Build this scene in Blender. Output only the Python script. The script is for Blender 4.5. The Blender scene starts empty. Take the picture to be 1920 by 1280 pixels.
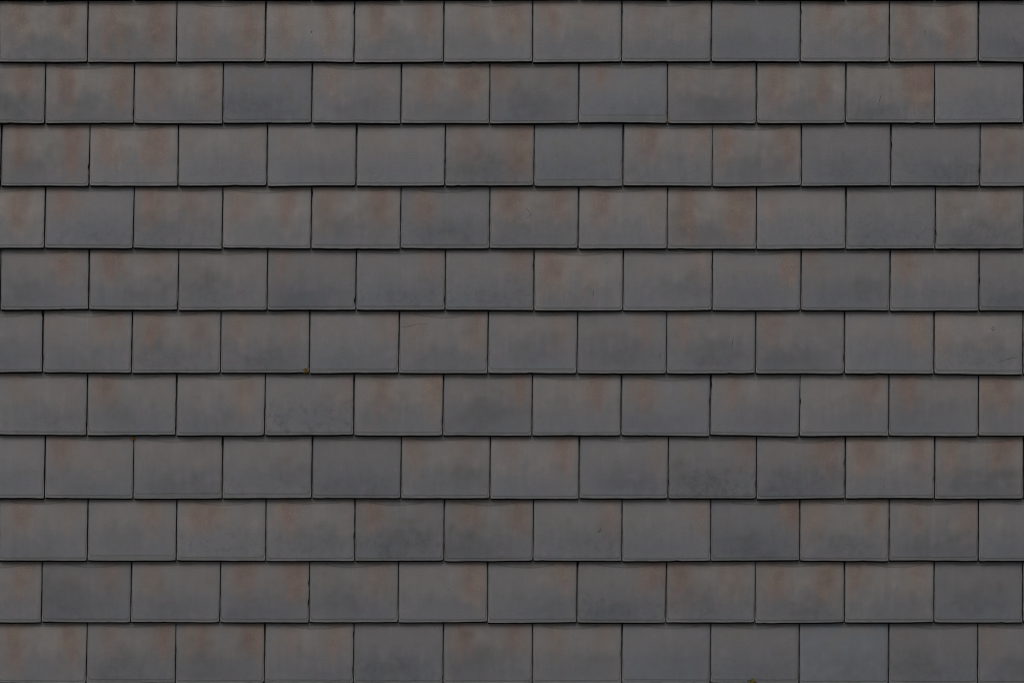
import bpy, math, random
import numpy as np

# ------------------------------------------------------------------ camera, sky, sun, exposure
scene = bpy.context.scene
PITCH = math.radians(68)            # steep roof slope
CENTER = (0.0, 0.0, 5.2)            # middle of the slope that the photograph shows
DIST = 8.0                          # camera to roof, metres
BELOW = math.radians(8.0)           # seen from a little below the slope's normal
FIELD = 1.92                        # metres of roof across the picture

import mathutils
M_ROOF = mathutils.Matrix.Translation(CENTER) @ mathutils.Matrix.Rotation(PITCH, 4, 'X')

cd = bpy.data.cameras.new("camera")
cam = bpy.data.objects.new("camera", cd)
scene.collection.objects.link(cam)
cd.sensor_width = 36.0
cd.lens = 36.0 * DIST / FIELD
cd.clip_start = 0.1
cd.clip_end = 2000
cd.shift_y = DIST * math.tan(BELOW) / FIELD
cam.location = M_ROOF @ mathutils.Vector((0, -DIST * math.tan(BELOW), DIST))
cam.rotation_euler = (PITCH, 0, 0)
scene.camera = cam

SUN_EL, SUN_AZ = math.radians(58), math.radians(205)   # compass bearing of the veiled sun (0 = +Y, clockwise)
world = bpy.data.worlds.new("World")
scene.world = world
world.use_nodes = True
wn = world.node_tree
wn.nodes.clear()
sky = wn.nodes.new("ShaderNodeTexSky")
sky.sky_type = 'NISHITA'
sky.sun_disc = False
sky.sun_elevation = SUN_EL
sky.sun_rotation = SUN_AZ
sky.dust_density = 4.0
sat = wn.nodes.new("ShaderNodeHueSaturation")
sat.inputs["Saturation"].default_value = 0.25        # overcast: nearly colourless sky
bg = wn.nodes.new("ShaderNodeBackground")
bg.inputs["Strength"].default_value = 0.09
wo = wn.nodes.new("ShaderNodeOutputWorld")
wn.links.new(sky.outputs[0], sat.inputs["Color"])
wn.links.new(sat.outputs[0], bg.inputs[0])
wn.links.new(bg.outputs[0], wo.inputs[0])

sd = bpy.data.lights.new("sun", 'SUN')
sd.energy = 1.0
sd.angle = math.radians(35)
sd.color = (1.0, 0.975, 0.94)
sun = bpy.data.objects.new("sun", sd)
scene.collection.objects.link(sun)
to_sun = mathutils.Vector((math.sin(SUN_AZ) * math.cos(SUN_EL), math.cos(SUN_AZ) * math.cos(SUN_EL), math.sin(SUN_EL)))
sun.rotation_euler = to_sun.to_track_quat('Z', 'Y').to_euler()
sun.location = (0, -5, 12)

vs = scene.view_settings
vs.view_transform = 'Standard'
vs.look = 'None'
vs.gamma = 1.0
vs.exposure = -0.56
vs.use_curve_mapping = False
scene.cycles.max_bounces = 3
scene.cycles.filter_width = 1.0
scene.cycles.diffuse_bounces = 1
scene.cycles.glossy_bounces = 1

# ------------------------------------------------------------------ node helper
class NB:
    """tiny expression builder for shader maths"""
    def __init__(self, tree):
        self.t = tree
    def node(self, kind, **kw):
        n = self.t.nodes.new(kind)
        for k, v in kw.items():
            setattr(n, k, v)
        return n
    def put(self, sock, v):
        if isinstance(v, E): v = v.s
        if isinstance(v, (int, float)): sock.default_value = v
        elif isinstance(v, (tuple, list)): sock.default_value = v
        else: self.t.links.new(v, sock)
    def m(self, op, *a, clamp=False):
        n = self.node("ShaderNodeMath", operation=op)
        n.use_clamp = clamp
        for i, v in enumerate(a): self.put(n.inputs[i], v)
        return E(self, n.outputs[0])
    def smooth(self, a, b, x):
        n = self.node("ShaderNodeMapRange", interpolation_type='SMOOTHSTEP')
        self.put(n.inputs["Value"], x); self.put(n.inputs["From Min"], a); self.put(n.inputs["From Max"], b)
        return E(self, n.outputs["Result"])
    def vec(self, x, y, z):
        n = self.node("ShaderNodeCombineXYZ")
        for i, v in enumerate((x, y, z)): self.put(n.inputs[i], v)
        return E(self, n.outputs[0])
    def noise(self, v, scale=1.0, detail=2.0, rough=0.5):
        n = self.node("ShaderNodeTexNoise")
        self.put(n.inputs["Vector"], v)
        n.inputs["Scale"].default_value = scale
        n.inputs["Detail"].default_value = detail
        n.inputs["Roughness"].default_value = rough
        return E(self, n.outputs[0])
    def mix(self, f, a, b):
        n = self.node("ShaderNodeMix", data_type='RGBA')
        n.clamp_factor = True
        self.put(n.inputs[0], f)
        self.put(n.inputs[6], a if not (isinstance(a, tuple) and len(a) == 3) else (*a, 1))
        self.put(n.inputs[7], b if not (isinstance(b, tuple) and len(b) == 3) else (*b, 1))
        return E(self, n.outputs[2])
    def scale(self, col, f):
        n = self.node("ShaderNodeVectorMath", operation='SCALE')
        self.put(n.inputs[0], col); self.put(n.inputs["Scale"], f)
        return E(self, n.outputs[0])

class E:
    def __init__(self, nb, s): self.nb, self.s = nb, s
    def __add__(self, o): return self.nb.m('ADD', self, o)
    __radd__ = __add__
    def __mul__(self, o): return self.nb.m('MULTIPLY', self, o)
    __rmul__ = __mul__
    def __sub__(self, o): return self.nb.m('SUBTRACT', self, o)
    def __rsub__(self, o): return self.nb.m('SUBTRACT', o, self)
    def __truediv__(self, o): return self.nb.m('DIVIDE', self, o)

def new_mat(name):
    m = bpy.data.materials.new(name)
    m.use_nodes = True
    return m, m.node_tree, m.node_tree.nodes["Principled BSDF"]

def lin(r, g, b, k=1.0):
    f = lambda c: ((c / 255 + 0.055) / 1.055) ** 2.4 if c > 10 else c / 255 / 12.92
    return (f(r) * k, f(g) * k, f(b) * k)

K = 1.75    # screen tone of the dim photograph -> real base colour of the fired clay

# ------------------------------------------------------------------ materials
def tile_material():
    mat, t, bsdf = new_mat("flashed_clay")
    nb = NB(t)
    uv = nb.node("ShaderNodeUVMap"); uv.uv_map = "UVMap"
    sx = nb.node("ShaderNodeSeparateXYZ"); t.links.new(uv.outputs[0], sx.inputs[0])
    u, v = E(nb, sx.outputs[0]), E(nb, sx.outputs[1])
    def attr(name):
        a = nb.node("ShaderNodeAttribute"); a.attribute_name = name; a.attribute_type = 'GEOMETRY'
        s = nb.node("ShaderNodeSeparateColor"); t.links.new(a.outputs["Color"], s.inputs[0])
        return [E(nb, s.outputs[0]), E(nb, s.outputs[1]), E(nb, s.outputs[2]), E(nb, a.outputs["Alpha"])]
    lx, ls, ld, lw = attr("patch_a")
    rx, rs, rd, rw = attr("patch_b")
    blue, tone, warm, seed = attr("cast")
    rim, smudge, topm, topx = attr("marks")

    X = u * 165.0                    # millimetres on the tile
    Y = v * 115.0
    S = seed * 731.0
    P = nb.vec(X + S, Y, S * 0.37)
    # noises
    streak = nb.noise(nb.vec(X * 0.085 + S, Y * 0.012, S), 1.0, 2.0, 0.65)
    cloud = nb.noise(P, 0.022, 1.0, 0.5)
    cloud2 = nb.noise(nb.vec(X + S + 400.0, Y, S), 0.035, 1.0, 0.5)
    blot = nb.noise(P, 0.075, 3.0, 0.7)
    fine = nb.noise(P, 0.50, 1.0, 0.7)
    hline = nb.noise(nb.vec(X * 0.06 + S, Y * 0.55, S), 1.0, 1.0, 0.7)

    def patch(cx, s, depth, w):
        du = (u + (cloud2 - 0.5) * 0.10 + (streak - 0.5) * 0.10 - cx) / (w * 0.86)
        g = nb.m('POWER', 2.71828, du * du * -1.0)
        low = 1.0 - depth
        vert = nb.smooth(low - 0.30, low + 0.34, v + (streak - 0.5) * 0.55 + (blot - 0.5) * 0.10)
        tex = nb.smooth(0.08, 0.62, streak * 0.95 + blot * 0.05)
        halo = nb.m('POWER', g, 0.45) * vert
        return s * 0.52 * g * vert * tex, s * 0.36 * halo
    pa, ha = patch(lx, ls, ld, lw)
    pb, hb = patch(rx, rs, rd, rw)
    rust = nb.m('MINIMUM', pa + pb, 1.0)
    halo = nb.m('MINIMUM', ha + hb, 1.0)

    # warm upper part, cool bluish lower part and cool flanks (kiln flashing)
    upper = nb.smooth(0.24, 0.66, v + (cloud - 0.5) * 0.7 + (streak - 0.5) * 0.35 + (blot - 0.5) * 0.5)
    tan = upper * (warm * 0.55 + 0.12) + halo * 0.55
    flank = nb.m('POWER', nb.m('ABSOLUTE', u - 0.5) * 2.0, 5.0)
    cool = (1.0 - upper) * 0.50 * (1.0 - flank * 0.7) + flank * 0.22 * upper + blue * 0.42 * nb.smooth(0.34, 0.62, cloud2 * 0.7 + streak * 0.3 + 0.04) + (cloud - 0.5) * 0.9 + (blot - 0.5) * 0.5

    c_mid = lin(90, 87.6, 87.4, K)
    c_tan = lin(100, 95.5, 91, K)
    c_blue = lin(79, 82.5, 87.5, K)
    c_violet = lin(78.5, 77.5, 82, K)
    c_rust = lin(93, 79.5, 74.5, K)
    c_ochre = lin(97, 88, 79, K)
    col = nb.mix(tan, c_mid, c_tan)
    coolc = nb.mix(nb.smooth(0.42, 0.60, cloud2) * nb.smooth(2.6, 0.9, blue), c_blue, c_violet)
    col = nb.mix(nb.m('MAXIMUM', cool, 0.0), col, coolc)
    rc = nb.mix(nb.smooth(0.45, 0.66, cloud) * 0.8, c_rust, c_ochre)
    col = nb.mix(rust * 0.95, col, rc)

    # scuffs in the lower half, cloudy mottling, fine grain
    sm = smudge * nb.smooth(0.47, 0.66, blot) * nb.smooth(0.85, 0.30, v + (cloud - 0.5) * 0.9)
    f = tone * (1.0 - sm * 0.17)
    # kiln-darkened cloud low in the middle of the face, paler skin above it and along the flanks
    h1 = nb.m('FRACT', seed * 17.31)
    h2 = nb.m('FRACT', seed * 41.73)
    h3 = nb.m('FRACT', seed * 71.17)
    cu = u + (cloud - 0.5) * 0.9 - (h1 * 0.56 + 0.22)
    cv = v + (cloud2 - 0.5) * 0.7 - (h2 * 0.32 + 0.08)
    core = nb.m('POWER', 2.71828, (cu * cu * (h2 * 8.0 + 4.0) + cv * cv * (h1 * 9.0 + 8.0)) * -1.0)
    f = f * (1.06 - core * (h3 * 0.18 + 0.05 + blue * 0.03) * nb.smooth(0.15, 0.62, blot + 0.06))
    f = f * (1.0 + (blot - 0.5) * 0.34 * (1.3 - v * 0.6) + (fine - 0.5) * 0.12 + (hline - 0.5) * 0.10 + (cloud2 - 0.5) * 0.44 + (streak - 0.5) * 0.22)
    # pale grit where the slip is thin
    grit = nb.smooth(0.66, 0.76, nb.noise(P, 0.62, 0.0, 0.5)) * (rust * 0.40 + 0.03)
    f = f * (1.0 + grit)
    # rim: the slip stops short of the tail and runs up round the corners as a dark wavy line
    wav = (nb.noise(nb.vec(X * 0.05 + S, 3.0, S), 1.0, 2.0, 0.7) - 0.5)
    wav2 = cloud2 - 0.5
    Rr = 7.0
    dside = nb.m('MINIMUM', X, 165.0 - X) - (1.6 + wav2 * 3.0)
    dbot = Y - (rim + wav * 3.4)
    qx = nb.m('MAXIMUM', Rr - dside, 0.0)
    qy = nb.m('MAXIMUM', Rr - dbot, 0.0)
    d = Rr - nb.m('SQRT', qx * qx + qy * qy)
    lowpart = nb.smooth(0.62, 0.18, v)
    line = nb.smooth(1.5, 0.2, nb.m('ABSOLUTE', d)) * (0.25 + 0.75 * lowpart)
    zone = nb.smooth(0.4, -0.6, d)
    f = f * (1.0 - line * 0.38) * (1.0 - zone * 0.06)
    zonec = lin(84, 84, 82, K)
    col = nb.mix(zone * 0.45, col, zonec)
    # pale arris on tail and lower sides: wear, and caught light painted in
    edge = nb.m('MAXIMUM', nb.smooth(2.6, 1.6, Y), nb.smooth(2.0, 1.0, nb.m('MINIMUM', X, 165.0 - X)) * nb.smooth(0.5, 0.05, v))
    worn_lit = edge * nb.smooth(0.25, 0.60, cloud2 * 0.5 + blot * 0.5)
    f = f * (1.0 + worn_lit * 0.5)

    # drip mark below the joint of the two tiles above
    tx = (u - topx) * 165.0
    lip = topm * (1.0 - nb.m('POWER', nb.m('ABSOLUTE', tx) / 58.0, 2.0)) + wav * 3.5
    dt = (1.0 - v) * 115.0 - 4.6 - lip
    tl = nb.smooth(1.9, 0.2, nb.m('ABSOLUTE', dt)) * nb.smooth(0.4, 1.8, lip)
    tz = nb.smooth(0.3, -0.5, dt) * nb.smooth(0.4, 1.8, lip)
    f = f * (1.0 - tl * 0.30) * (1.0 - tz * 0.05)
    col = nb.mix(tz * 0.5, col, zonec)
    # faint pale wash line running down from that joint
    wl = nb.smooth(1.8, 0.3, nb.m('ABSOLUTE', tx + wav2 * 4.0)) * nb.smooth(0.45, 0.9, v) * topm * 0.012
    f = f * (1.0 + wl)

    col = nb.scale(col, f)
    nb.put(bsdf.inputs["Base Color"], col)
    ro = 0.56 + (blot - 0.5) * 0.18 + (h3 - 0.5) * 0.22 + rust * 0.08
    nb.put(bsdf.inputs["Roughness"], ro)
    bsdf.inputs["Specular IOR Level"].default_value = 0.35
    bump = nb.node("ShaderNodeBump")
    bump.inputs["Strength"].default_value = 0.55
    bump.inputs["Distance"].default_value = 0.0006
    nb.put(bump.inputs["Height"], fine)
    t.links.new(bump.outputs[0], bsdf.inputs["Normal"])
    return mat

def plain_material(name, a, b, scale, rough, bump=0.0):
    mat, t, bsdf = new_mat(name)
    nb = NB(t)
    tc = nb.node("ShaderNodeTexCoord")
    n = nb.noise(tc.outputs["Object"], scale, 5.0, 0.6)
    col = nb.mix(nb.smooth(0.3, 0.7, n), a, b)
    nb.put(bsdf.inputs["Base Color"], col)
    bsdf.inputs["Roughness"].default_value = rough
    bsdf.inputs["Specular IOR Level"].default_value = 0.05
    if bump:
        bn = nb.node("ShaderNodeBump"); bn.inputs["Distance"].default_value = bump
        nb.put(bn.inputs["Height"], n); t.links.new(bn.outputs[0], bsdf.inputs["Normal"])
    return mat

MAT_TILE = tile_material()
MAT_EDGE = plain_material("shaded_clay_edge", (0.006, 0.006, 0.006), (0.012, 0.012, 0.012), 60, 0.9, 0.0004)  # shade under tails and in joints, painted near-black onto the edge faces
MAT_DECK = plain_material("bitumen_underlay", (0.006, 0.006, 0.006), (0.01, 0.01, 0.01), 25, 0.95)
MAT_GROUND = plain_material("asphalt_yard", (0.035, 0.036, 0.034), (0.065, 0.064, 0.06), 0.6, 0.95)
MAT_MOSS_OCHRE = plain_material("ochre_moss", (0.10, 0.055, 0.012), (0.22, 0.14, 0.03), 900, 0.95)
MAT_MOSS_OLIVE = plain_material("olive_moss", (0.07, 0.06, 0.02), (0.22, 0.18, 0.06), 900, 0.95)
MAT_LICHEN = plain_material("orange_lichen", (0.24, 0.11, 0.03), (0.40, 0.22, 0.09), 900, 0.95)
MAT_SCRATCH = plain_material("scored_clay", (0.085, 0.085, 0.087), (0.12, 0.118, 0.116), 600, 0.9)

# ------------------------------------------------------------------ measured layout (millimetres on the slope, x from the left, y down)
ROW_BOTTOM = [(-0.8, -1.4), (116.6, 115.4), (230.6, 230.8), (348.2, 348.6), (465.2, 466.0), (580.0, 582.3), (697.6, 700.8),
              (815.0, 816.8), (933.6, 934.0), (1050.4, 1050.6), (1165.6, 1166.4), (1279.6, 1280.4)]     # course 0 is the one cut by the top edge
JOINTS = {
    1: [-3, 164, 331, 497.5, 664.5, 832, 999, 1166, 1334, 1501, 1668, 1835, 2002],
    2: [-82, 84.5, 251, 418, 585, 752, 918.5, 1085.5, 1252, 1419, 1586, 1753, 1920],
    3: [-165, 1.5, 167.3, 334, 501, 668, 834.5, 1001.5, 1168.5, 1336, 1503, 1670.5, 1838, 2005],
    4: [-83.5, 83.5, 250, 416.5, 583.5, 751, 918, 1084.5, 1251.5, 1419, 1586.5, 1754, 1921],
    5: [-166, 0.8, 166.6, 334, 501, 667.5, 835, 1001.5, 1168.5, 1335.7, 1502, 1669, 1836, 2003],
    6: [-87, 79.7, 247, 413.5, 580.5, 748, 915, 1082.5, 1250, 1417, 1584, 1751.5, 1918.5],
    7: [-4, 163, 330, 496.5, 663.7, 830.7, 998, 1165, 1331.8, 1499.5, 1667, 1835, 2002],
    8: [-83.5, 83.5, 250, 417, 585, 752, 919, 1086, 1253, 1419, 1585.5, 1753, 1919.5],
    9: [-3, 164, 331, 498.5, 665.5, 832.5, 1000, 1166.5, 1333, 1499.8, 1667.5, 1835, 2002],
    10: [-89, 77.8, 245.5, 412.5, 580, 747, 914.5, 1082, 1249, 1416.5, 1584, 1751.5, 1918.5],
    11: [-5, 162, 329, 496, 663, 831, 998.5, 1166, 1332, 1499, 1666.5, 1834, 2001],
}
# one tuple per tile: left patch x, strength; right patch x, strength; depth; blue; warm   (+ optional dict)
T = {
 1: [(.20,2.2,.77,2.2,.6,0,.9), (.30,2.2,.78,2.6,.85,0,1), (.30,1.5,.83,2.3,.85,.3,.9), (.22,1.8,.74,2.3,.75,.3,.8), (.25,2.6,.82,2.2,.6,0,.7,),
     (.34,1.6,.76,3,.55,.4,.6), (.2,2.2,.66,1.2,.5,.4,.7), (.23,1.1,.76,1.0,.55,.5,.5), (.18,.9,.8,.1,.4,1.5,.2), (.29,2.4,.83,2.2,.5,.2,.7),
     (.2,2.0,.75,3,.85,0,1), (.2,.2,.8,.2,.4,1.2,.1)],
 2: [(.3,1,.77,3,.5,.2,.6), (.24,3,.84,2.6,.7,0,.9), (.23,2.6,.85,2.2,.65,.2,.9), (.2,.6,.8,.2,.4,1.6,.2), (.22,1.5,.79,.9,.5,.7,.3),
     (.3,2.2,.78,3,.6,.2,.6), (.14,2.2,.8,.8,.4,.9,.3), (.23,2,.8,0,.4,1.6,.3,dict(rim=14,tone=1.05)), (.16,1.2,.85,1.4,.5,.4,.5), (.23,3,.74,2,.7,0,.9),
     (.92,2.6,.76,3,.65,.2,1), (.18,.7,.8,.2,.5,1.2,.2)],
 3: [(.2,1,.8,1,.5,.5,.4), (.21,2,.8,3,.7,0,.9), (.2,2.4,.74,3,.72,.2,.8), (.13,.8,.9,1,.45,.8,.5), (.25,.7,.8,.4,.5,.8,.4),
     (.2,1.2,.8,.3,.4,.9,.4), (.25,1.3,.84,3,.7,.4,.6), (.3,0,.7,0,.3,1.6,.0,dict(rim=12,tone=.95)), (.28,2.5,.87,1.7,.5,.4,.5), (.15,2.6,.85,2.2,.6,.3,.7),
     (.2,.1,.85,.2,.4,1.2,.0,dict(tone=.95)), (.2,.3,.8,.3,.4,1.2,.1,dict(smudge=.9,tone=.96)), (.12,1.2,.34,1.2,.6,.3,.4)],
 4: [(.3,1.5,.7,3,.65,0,.8), (.2,2.2,.8,.1,.5,1.4,.3), (.22,2.6,.65,1.4,.5,.5,.5), (.18,2.2,.73,2.6,.6,.1,.8), (.17,2.3,.78,2.6,.6,.2,.7),
     (.26,2.4,.8,.1,.55,1.3,.3), (.23,2.9,.77,2.2,.5,.3,.6), (.25,2.4,.88,1.2,.6,.3,.6), (.21,3,.8,3,.8,.1,.8), (.17,1.2,.8,.4,.5,.7,.5),
     (.2,.3,.8,.2,.4,1.1,.1,dict(smudge=1,tone=.96)), (.18,1,.74,1.7,.5,.2,.7)],
 5: [(.2,.5,.8,.5,.4,.6,.4), (.2,.2,.73,2.2,.45,.8,.5), (.25,3,.77,1.4,.45,.3,.5), (.2,.4,.75,.4,.5,.5,.5), (.16,1.4,.8,.3,.5,1,.3),
     (.2,.1,.86,1.5,.4,1.3,.2), (.2,.1,.84,2.4,.45,1,.2,dict(smudge=1,tone=.95)), (.20,2.9,.6,.8,.75,.3,.8), (.2,.3,.87,1.4,.45,.9,.4), (.2,.1,.86,2.3,.5,1.1,.4),
     (.12,1.4,.8,.2,.4,1,.3), (.17,2.4,.8,.4,.5,.6,.5), (.2,.3,.8,.3,.4,.8,.2)],
 6: [(.2,.2,.8,.2,.4,1,.2), (.1,.9,.75,2.4,.45,.7,.4), (.22,2.9,.73,1.4,.5,.4,.5), (.2,1.7,.79,1,.45,.5,.5), (.2,.3,.9,1.4,.5,1,.3),
     (.16,1,.86,2.2,.6,.6,.6,dict(smudge=.5)), (.2,.2,.8,1.4,.5,.9,.4,dict(rim=8)), (.2,.1,.75,1.4,.5,.9,.3), (.18,1.7,.8,.2,.5,.8,.4), (.18,2,.8,.1,.5,.7,.3,dict(tone=.98)),
     (.2,.1,.82,2.4,.55,.9,.3), (.07,1.4,.6,.4,.6,.4,.5,dict(tone=1.05))],
 7: [(.22,1.2,.76,.8,.4,.6,.4), (.2,2.9,.8,.3,.5,.7,.3), (.2,.2,.76,2,.6,.6,.4), (.2,.2,.95,1.5,.5,1,.2,dict(smudge=1.6,tone=.97)), (.32,1.8,.9,2.4,.65,.3,.8),
     (.2,.2,.87,2.4,.5,.8,.4), (.4,.6,.71,2.9,.5,.4,.5), (.23,2.6,.8,.1,.5,1.3,.3), (.25,1.9,.8,.2,.5,.8,.4), (.2,.3,.76,3,.45,.4,.4),
     (.2,2.5,.8,.4,.45,.7,.3), (.12,2.9,.27,2.9,.5,.4,.4)],
 8: [(.2,.3,.8,.3,.4,1.1,.2), (.2,2.4,.6,.7,.45,.6,.4), (.2,.4,.75,.6,.4,.7,.3,dict(rim=9,tone=1.03)), (.2,.2,.8,.7,.4,.9,.3,dict(rim=8)), (.2,.1,.8,.2,.4,1.2,.1,dict(smudge=.6,tone=.96)),
     (.15,1.8,.7,1,.5,.4,.6), (.22,1.2,.82,2.5,.5,.5,.5), (.2,.1,.89,1.3,.5,1.1,.2), (.2,.1,.87,1.5,.5,.9,.3,dict(smudge=1.3,tone=.96)), (.2,.2,.78,2.6,.5,1,.3,dict(smudge=.8)),
     (.22,3,.83,2.8,.55,.1,.6), (.2,1.7,.79,3,.5,.3,.6)],
 9: [(.26,2.5,.78,1,.45,.6,.4), (.2,.2,.73,2,.45,.7,.4,dict(rim=9)), (.22,1.9,.41,2.4,.45,.6,.4,dict(smudge=1.1)), (.26,2.6,.95,1,.45,.6,.5), (.2,2.5,.8,.1,.45,.9,.3,dict(smudge=1.1,lw=.15)),
     (.28,2.2,.84,2.5,.45,.6,.5), (.2,.2,.89,1.7,.5,1,.3,dict(smudge=1)), (.2,.1,.9,1.4,.5,1,.3), (.2,.1,.91,2.5,.45,1.5,.2), (.16,2.2,.84,2.4,.5,.4,.6),
     (.3,1.4,.9,1.9,.5,.5,.5), (.2,.2,.8,.2,.4,.9,.2)],
 10: [(.2,.5,.77,2.8,.55,.6,.3), (.2,.1,.78,1.6,.45,1.1,.2,dict(tone=.97)), (.22,1.8,.8,.3,.6,.9,.3), (.27,2.5,.83,3,.55,.9,.4), (.2,.1,.8,1.4,.6,.8,.5),
     (.2,.2,.85,2.7,.6,.7,.4), (.2,.1,.83,2.6,.45,1,.3), (.2,.2,.86,2.7,.5,1,.3,dict(smudge=1)), (.13,2,.75,1.2,.6,.3,.6), (.23,2.4,.81,2.7,.55,.3,.7),
     (.14,2.4,.8,1.4,.45,.2,.8), (.2,.1,.8,.1,.4,1.2,.0,dict(tone=.95))],
 11: [(.18,2.9,.8,2.9,.75,.1,.6), (.27,1.2,.86,2.8,.55,.6,.3), (.24,2.6,.88,2.8,.5,.6,.5), (.3,1,.80,2.3,.55,.6,.5), (.2,.1,.8,.1,.4,1.3,.2),
     (.22,2,.82,1.7,.5,.4,.4), (.25,1.6,.8,1,.5,.5,.4), (.2,.1,.8,.1,.4,1.5,.1), (.2,.1,.8,.1,.4,1.2,.0,dict(tone=.95)), (.2,.0,.8,.0,.4,2.2,.0,dict(tone=1.01)),
     (.2,.1,.8,.1,.4,1.1,.0,dict(tone=.95)), (.1,1.2,.8,.1,.5,1,.2)],
}

# ------------------------------------------------------------------ the roof
TH = 0.0115                     # tile thickness
TILT = math.asin(TH / 0.1163) + 0.004
LEN = 0.262                     # whole tile, head hidden under the two courses above
rng = random.Random(11)

def course_y(r, x):
    """tail line of course r, mm down the picture, at x"""
    if 0 <= r < len(ROW_BOTTOM):
        a, b = ROW_BOTTOM[r]
    elif r < 0:
        a, b = ROW_BOTTOM[0]; a += r * 116.4; b += r * 116.4
    else:
        a, b = ROW_BOTTOM[-1]; k = r - len(ROW_BOTTOM) + 1; a += k * 116.4; b += k * 116.4
    return a + (b - a) * x / 1920.0

def course_joints(r, x0, x1):
    if r in JOINTS:
        js = list(JOINTS[r])
    else:
        js = [(-83.3 if r % 2 == 0 else -3.0) + rng.uniform(-3, 3)]
        while js[-1] < 1925: js.append(js[-1] + 167.15 + rng.uniform(-.5, .5))
    n_left = 0
    while js[0] > x0:
        js.insert(0, js[0] - 167.15 + rng.uniform(-.5, .5)); n_left += 1
    while js[-1] < x1:
        js.append(js[-1] + 167.15 + rng.uniform(-.5, .5))
    return js, n_left

def tile_arrays(w, gauge, sl, sr, hi, r):
    """local verts of one tile: x across, y up from the tail, z outward; sl/sr = lean of the side joints (m over one gauge)"""
    if hi:
        e = 0.0004
        xs = np.concatenate(([0, e, e * 2.6], np.linspace(0.008, w - 0.008, 20), [w - e * 2.6, w - e, w]))
        ys = np.concatenate(([0, e, e * 2.6], np.linspace(0.008, gauge + 0.006, 13), [LEN]))
    else:
        xs = np.array([0, 0.0015, w / 2, w - 0.0015, w]); ys = np.array([0, 0.0015, gauge, LEN])
    nx, ny = len(xs), len(ys)
    Xg, Yg = np.meshgrid(xs, ys)
    U = Xg / w
    V = Yg / gauge
    nr = np.random.RandomState(r.randrange(1 << 30))
    Z = np.zeros_like(Xg)
    # camber, twist and a slight warp of the fired clay
    camber = r.uniform(-0.0004, 0.0014)
    twist = r.uniform(-0.0011, 0.0011)
    lift = r.uniform(0.0000, 0.0013)
    fall = np.clip(1 - Yg / 0.20, 0, 1)
    Z += (camber * (1 - (2 * U - 1) ** 2) + twist * (2 * U - 1) + lift) * fall
    # rounded arris
    def drop(d, rad):
        q = np.clip(1 - d / rad, 0, 1)
        return rad * (1 - np.sqrt(np.clip(1 - q * q, 0, 1)))
    rad = 0.0009
    Z -= drop(Yg, rad) + drop(Xg, rad) + drop(w - Xg, rad)
    # side lean, then uneven cut edges with small chips
    lean = (sl * (1 - U) + sr * U) * (Yg / gauge - 0.5)
    Xl = Xg + lean - w / 2
    Yl = Yg.copy()
    if hi:
        kx, ky = nr.normal(0, 1, nx), nr.normal(0, 1, ny)
        tail = np.convolve(np.pad(kx, 2, mode='edge'), [.25, .5, .25, .1, .05], 'same')[2:-2] * 0.00028
        tail += r.uniform(-0.0006, 0.0006) * (2 * xs / w - 1) + r.uniform(-0.0006, 0.0003) * (1 - (2 * xs / w - 1) ** 2)
        lef = ky * 0.00016
        rig = nr.normal(0, 1, ny) * 0.00016
        for _ in range(r.choice([0, 0, 1, 1, 2])):          # chips
            side = r.random()
            if side < 0.4:
                rig[r.randrange(3, ny - 2)] -= r.uniform(0.0008, 0.0018)
            elif side < 0.6:
                lef[r.randrange(3, ny - 2)] += r.uniform(0.0008, 0.0016)
            else:
                tail[r.randrange(4, nx - 4)] += r.uniform(0.0004, 0.0010)
        wt = np.clip(1 - Yg / 0.006, 0, 1)
        Yl = Yl + tail[None, :] * wt
        Xl = Xl + lef[:, None] * np.clip(1 - Xg / 0.006, 0, 1) + rig[:, None] * np.clip(1 - (w - Xg) / 0.006, 0, 1)
        # softened tail corners
        for s in (0, 1):
            dx = Xg if s == 0 else w - Xg
            cr = r.uniform(0.001, 0.0035)
            cl = np.clip(1 - dx / cr, 0, 1) * np.clip(1 - Yg / cr, 0, 1)
            Yl += cl * cr * 0.30
            Xl += cl * cr * 0.30 * (1 if s == 0 else -1)
    top = np.stack([Xl.ravel(), Yl.ravel(), Z.ravel()], 1)
    per = [i for i in range(nx)] + [j * nx + nx - 1 for j in range(1, ny)] + [(ny - 1) * nx + i for i in range(nx - 2, -1, -1)] + [j * nx for j in range(ny - 2, 0, -1)]
    under = top[per].copy(); under[:, 2] = np.minimum(under[:, 2], 0.0) - (TH - 0.0006)
    n0 = len(top)
    verts = np.concatenate([top, under])
    faces, mats = [], []
    for j in range(ny - 1):
        for i in range(nx - 1):
            a = j * nx + i
            faces.append((a, a + 1, a + nx + 1, a + nx)); mats.append(0)
    m = len(per)
    for k in range(m):
        k2 = (k + 1) % m
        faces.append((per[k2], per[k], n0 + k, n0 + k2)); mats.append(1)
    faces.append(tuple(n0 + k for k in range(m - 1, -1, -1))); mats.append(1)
    uv = np.concatenate([np.stack([U.ravel(), V.ravel()], 1), np.zeros((m, 2))])
    return verts, faces, mats, uv

def tile_values(r_, code, falloff=1.0):
    lx, ls, rx, rs, dep, blue, warm = code[:7]
    ex = code[7] if len(code) > 7 else {}
    return [(lx, ls, dep, ex.get('lw', r_.uniform(.12, .19))), (rx, rs, dep * r_.uniform(.9, 1.1), ex.get('rw', r_.uniform(.12, .19))),
            (blue, ex.get('tone', r_.uniform(.97, 1.03)) * falloff, warm, r_.random()),
            (ex.get('rim', r_.choice([4.2, 4.6, 5.0, 5.6, 6.4])), ex.get('smudge', r_.choice([.2, .35, .5, .8])), r_.choice([0., 2., 3.5, 4.5, 6., 7.]), r_.uniform(.42, .58))]

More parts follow.
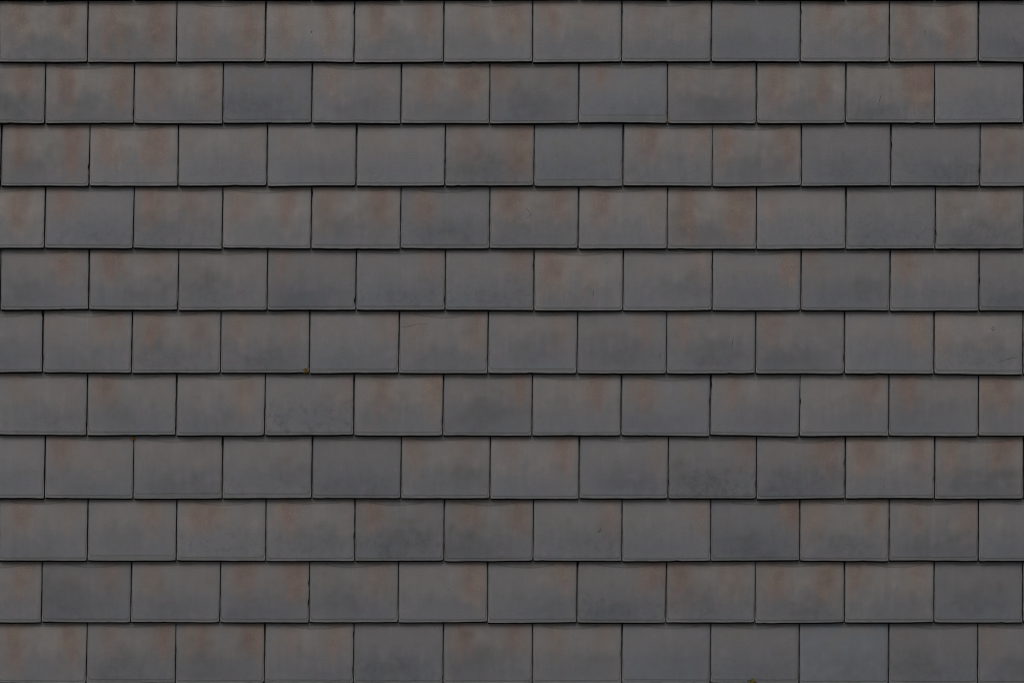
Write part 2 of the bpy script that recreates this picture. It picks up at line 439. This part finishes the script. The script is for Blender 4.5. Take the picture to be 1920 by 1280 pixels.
def random_code(r_):
    return (r_.uniform(.13, .32), max(0, r_.gauss(1.4, 1.1)), r_.uniform(.7, .9), max(0, r_.gauss(1.6, 1.1)), r_.uniform(.4, .7), abs(r_.gauss(.6, .5)), r_.uniform(.1, .8))

ANAMES = ("patch_a", "patch_b", "cast", "marks")

def make_mesh(name, verts, faces, mats, uv, vals):
    me = bpy.data.meshes.new(name)
    me.from_pydata(verts.tolist(), [], faces)
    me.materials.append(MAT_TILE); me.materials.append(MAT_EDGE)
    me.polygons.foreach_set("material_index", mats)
    me.polygons.foreach_set("use_smooth", [m == 0 for m in mats])
    li = np.empty(len(me.loops), dtype=np.int32); me.loops.foreach_get("vertex_index", li)
    lay = me.uv_layers.new(name="UVMap")
    lay.data.foreach_set("uv", uv[li].astype(np.float32).ravel())
    for k, an in enumerate(ANAMES):
        at = me.attributes.new(an, 'FLOAT_COLOR', 'POINT')
        at.data.foreach_set("color", np.ascontiguousarray(vals[k], dtype=np.float32).ravel())
    me.update()
    return me

def on_slope(px, py, lift=0.0):
    """picture millimetres -> roof local coordinates"""
    return ((px - 960.0) / 1000.0, (640.0 - py) / 1000.0, lift)

roof = bpy.data.objects.new("tiled_roof", None)
scene.collection.objects.link(roof)
roof.matrix_world = M_ROOF
roof.empty_display_size = 0.3
roof["label"] = "roof slope of overlapping flat dark grey clay tiles with rust-brown patches"
roof["category"] = "roof"
roof["kind"] = "thing"

# deck behind the tiles
R0, R1 = -12, 24            # courses built in all
X0, X1 = -2000, 3900
yt, yb = course_y(R0, 0) - 150, course_y(R1, 0)
dk = bpy.data.meshes.new("roof_deck")
x0, x1 = (X0 - 960) / 1000, (X1 - 960) / 1000
y0, y1 = (640 - yb) / 1000, (640 - yt) / 1000
zt, zb = -0.046, -0.30
bv = [(x, y, z) for z in (zt, zb) for x, y in ((x0, y0), (x1, y0), (x1, y1), (x0, y1))]
dk.from_pydata(bv, [], [(0, 1, 2, 3), (7, 6, 5, 4), (0, 4, 5, 1), (1, 5, 6, 2), (2, 6, 7, 3), (3, 7, 4, 0)])
dk.materials.append(MAT_DECK)
deck = bpy.data.objects.new("roof_deck", dk)
scene.collection.objects.link(deck)
deck.parent = roof

NEAR_ROWS = range(-1, 14)
NEAR_X = (-420, 2330)
TILE_LABELS = {(11, 9): "tile with a distinct blue-grey cast and no rust patch", (7, 3): "tile with a dark scuffed lower half",
               (2, 7): "blue-grey tile with a wide pale band along its tail", (6, 11): "tile with a small ring mark and a scratch",
               (6, 5): "tile with a hairline crack near its head and a pale streak"}
# lens falloff towards the frame's bottom, painted into the lower courses' tone
ROW_FALLOFF = {7: .985, 8: .965, 9: .95, 10: .93, 11: .92, 12: .92, 13: .92}
tile_objs = {}
far_v, far_f, far_m, far_u, far_a, off = [], [], [], [], [[], [], [], []], 0
for r in range(R0, R1 + 1):
    js, nleft = course_joints(r, X0, X1)
    for i in range(len(js) - 1):
        a, b = js[i], js[i + 1]
        cx = (a + b) / 2
        near = r in NEAR_ROWS and b > NEAR_X[0] and a < NEAR_X[1]
        gap = 2.0 + rng.uniform(-.3, .4)
        w = (b - a - gap) / 1000
        g = (course_y(r, cx) - course_y(r - 1, cx)) / 1000
        def lean_at(x):
            q = random.Random(int(x * 10) + r * 7919)
            return (0.6 + 1.3 * min(max(x / 1920, 0), 1) + q.uniform(-.35, .35)) / 1000
        k = i - nleft
        code = T[r][k] if r in T and 0 <= k < len(T[r]) else random_code(rng)
        vals = tile_values(rng, code, ROW_FALLOFF.get(r, 1.0))
        verts, faces, mats, uv = tile_arrays(w, g, lean_at(a), lean_at(b), near, rng)
        loc = on_slope(cx, course_y(r, cx) + rng.uniform(-.6, .6))
        rz = rng.gauss(0, 0.0035) if near else 0.0
        tl = -(TILT + rng.uniform(-.002, .002))
        if near:
            full = [np.tile(np.array(vv, dtype=np.float32), (len(verts), 1)) for vv in vals]
            me = make_mesh("tile", verts, faces, mats, uv, full)
            o = bpy.data.objects.new("tile", me)
            scene.collection.objects.link(o)
            o.parent = roof
            o.location = loc
            o.rotation_euler = (tl, 0, rz)
            if (r, k) in TILE_LABELS: o["label"] = TILE_LABELS[(r, k)]
            tile_objs[(r, k)] = o
        else:
            c, s = math.cos(tl), math.sin(tl)
            vv = verts.copy()
            vv[:, 1], vv[:, 2] = verts[:, 1] * c - verts[:, 2] * s, verts[:, 1] * s + verts[:, 2] * c
            vv += np.array(loc)
            far_v.append(vv); far_u.append(uv); far_m += mats
            far_f += [tuple(q + off for q in f) for f in faces]
            for q in range(4): far_a[q].append(np.tile(np.array(vals[q], dtype=np.float32), (len(vv), 1)))
            off += len(vv)
me = make_mesh("outer_tiles", np.concatenate(far_v), far_f, far_m, np.concatenate(far_u), [np.concatenate(x) for x in far_a])
ot = bpy.data.objects.new("outer_tiles", me)
scene.collection.objects.link(ot)
ot.parent = roof
ot["kind"] = "stuff"

# ------------------------------------------------------------------ ground far below
gm = bpy.data.meshes.new("ground")
G = 600.0
gm.from_pydata([(-G, -G, 0), (G, -G, 0), (G, G, 0), (-G, G, 0)], [], [(0, 1, 2, 3)])
gm.materials.append(MAT_GROUND)
ground = bpy.data.objects.new("ground", gm)
scene.collection.objects.link(ground)
ground["kind"] = "structure"

# ------------------------------------------------------------------ small marks on single tiles (children of their tile)
def tile_local(rk, px, py):
    """point on the face of a tile: local x, y from picture millimetres"""
    o = tile_objs[rk]
    lx, ly, _ = on_slope(px, py)
    return lx - o.location.x, (ly - o.location.y) / math.cos(TILT)

def score(rk, pts, width, name="scratch", mat=MAT_SCRATCH):
    """shallow scored line: a thin ridge-backed strip laid along the tile face"""
    vs_, fs = [], []
    loc = [tile_local(rk, *p) for p in pts]
    n = len(loc)
    me_t = tile_objs[rk].data
    co = np.empty(len(me_t.vertices) * 3); me_t.vertices.foreach_get("co", co); co = co.reshape(-1, 3)
    co = co[co[:, 2] > -0.003]
    for i, (x, y) in enumerate(loc):
        a = loc[max(i - 1, 0)]; b = loc[min(i + 1, n - 1)]
        dx, dy = b[0] - a[0], b[1] - a[1]
        L = math.hypot(dx, dy) or 1
        wv = width * (0.35 + 0.65 * math.sin(math.pi * (i + 0.5) / n)) / 2
        dd = (co[:, 0] - x) ** 2 + (co[:, 1] - y) ** 2
        near = np.argsort(dd)[:4]
        z = float(co[near, 2].max()) + 0.00012
        vs_ += [(x - dy / L * wv, y + dx / L * wv, z), (x, y, z + 0.00012), (x + dy / L * wv, y - dx / L * wv, z)]
        if i:
            k = 3 * i
            fs += [(k - 3, k, k + 1, k - 2), (k - 2, k + 1, k + 2, k - 1)]
    m = bpy.data.meshes.new(name)
    m.from_pydata(vs_, [], [tuple(reversed(f)) for f in fs])
    m.materials.append(mat)
    o = bpy.data.objects.new(name, m)
    scene.collection.objects.link(o)
    o.parent = tile_objs[rk]
    return o

def wob(p, q, n, amp, seed):
    r_ = random.Random(seed)
    return [(p[0] + (q[0] - p[0]) * i / n + r_.uniform(-amp, amp), p[1] + (q[1] - p[1]) * i / n + r_.uniform(-amp, amp)) for i in range(n + 1)]

score((6, 11), wob((1872, 678), (1908, 668), 9, .7, 1), .0011)
score((6, 11), [(1863 + 3.1 * math.cos(t), 614.5 + 2.9 * math.sin(t)) for t in [i * math.pi / 7 for i in range(15)]], .0014, "ring_mark")
score((6, 5), [(750, 612), (760, 611), (770, 609), (780, 606.5), (792, 605), (803, 606)], .0007)
score((6, 8), [(1376.5, 631), (1374.5, 637), (1373, 645), (1373, 654)], .0010)
score((2, 10), [(1652, 178), (1650, 186), (1647, 197)], .0013)
score((5, 7), [(1113, 545), (1111.5, 556)], .0013)
score((9, 6), [(1127, 990), (1124, 995), (1121, 998)], .0030, "dirt_spot")
score((1, 10), [(1734.5, 57.5), (1736.5, 60.5)], .0020, "dirt_spot")
score((1, 3), [(584.5, 57), (583.5, 61)], .0026, "dirt_spot")
score((5, 7), [(1137, 491), (1138.4, 492.5)], .0022, "dirt_spot")
score((4, 6), [(987, 390), (990, 394), (996, 402), (987, 408)], .0012)
score((1, 11), [(1901, 68), (1902, 80)], .0014)
score((10, 5), [(839.5, 1102), (841, 1104)], .0022, "dirt_spot")
score((10, 1), [(137.5, 1139), (139.5, 1140)], .0024, "dirt_spot")
score((8, 10), [(1657, 910), (1659, 912)], .0022, "dirt_spot")
score((11, 8), [(1376, 1239.5), (1379, 1239.2)], .0014, "dirt_spot")
score((6, 7), [(1239, 660), (1237, 666), (1236, 671)], .0016, "dirt_spot")

# ------------------------------------------------------------------ tufts of moss and lichen caught on the tiles
def tuft(name, px, py, size, mat, label, cat, n=46, lift=0.0, stretch=1.0, seed=0):
    """a low cushion with many short leaflets standing out of it"""
    r_ = random.Random(seed)
    vs_, fs = [], []
    nu, nv = 9, 5
    for j in range(nv):                     # lumpy cushion
        ph = (j / (nv - 1)) * math.pi / 2
        for i in range(nu):
            th = 2 * math.pi * i / nu
            rr = size * math.cos(ph) * r_.uniform(.75, 1.1)
            vs_.append((rr * math.cos(th) * stretch, rr * math.sin(th), size * .62 * math.sin(ph) * r_.uniform(.85, 1.1)))
    for j in range(nv - 1):
        for i in range(nu):
            i2 = (i + 1) % nu
            fs.append((j * nu + i, j * nu + i2, (j + 1) * nu + i2, (j + 1) * nu + i))
    for _ in range(n):                      # leaflets
        th, ph = r_.uniform(0, 2 * math.pi), math.asin(r_.uniform(0.05, 1))
        d = mathutils.Vector((math.cos(th) * math.cos(ph), math.sin(th) * math.cos(ph), math.sin(ph) * .7))
        base = mathutils.Vector((d.x * stretch, d.y, d.z)) * size * .8
        tip = base + (d + mathutils.Vector((r_.uniform(-.5, .5), r_.uniform(-.5, .5), r_.uniform(-.1, .4)))) * size * .55
        sdv = d.cross(mathutils.Vector((r_.uniform(-1, 1), r_.uniform(-1, 1), r_.uniform(-1, 1)))).normalized() * size * .16
        mid = (base + tip) / 2
        k = len(vs_)
        vs_ += [tuple(base), tuple(mid + sdv), tuple(tip), tuple(mid - sdv)]
        fs.append((k, k + 1, k + 2, k + 3))
    m = bpy.data.meshes.new(name)
    m.from_pydata(vs_, [], fs)
    m.materials.append(mat)
    o = bpy.data.objects.new(name, m)
    scene.collection.objects.link(o)
    x, y, _ = on_slope(px, py)
    o.matrix_world = M_ROOF @ mathutils.Matrix.Translation((x, y, lift))
    o["label"] = label
    o["category"] = cat
    return o

tuft("moss_tuft", 573.5, 694.5, .0042, MAT_MOSS_OCHRE, "ochre-brown moss tuft on a tile corner just above a dark scuffed tile", "moss", lift=-.0005, stretch=1.3, seed=1)
tuft("moss_tuft", 1410, 1277.5, .0062, MAT_MOSS_OLIVE, "yellow-olive moss tuft on the tail edge of a bottom course tile", "moss", lift=-.0008, stretch=1.2, seed=2)
tuft("moss_tuft", 1130.5, 1123.5, .0032, MAT_MOSS_OLIVE, "tiny olive moss speck alone in the middle of a tile face", "moss", lift=-.0055, stretch=1.2, seed=3)
tuft("lichen_tuft", 248.0, 820.5, .0034, MAT_LICHEN, "small pale orange lichen tuft at the head of a tile joint", "lichen", lift=-.0105, seed=4)
tuft("lichen_tuft", 1250.0, 227.0, .0024, MAT_LICHEN, "tiny orange lichen fleck on the corner of a wide-banded blue-grey tile", "lichen", lift=-.001, stretch=.7, seed=5)
tuft("lichen_tuft", 1666.5, 345.0, .0022, MAT_LICHEN, "tiny rust-orange lichen fleck on the corner of a plain dark tile", "lichen", lift=-.001, seed=6)
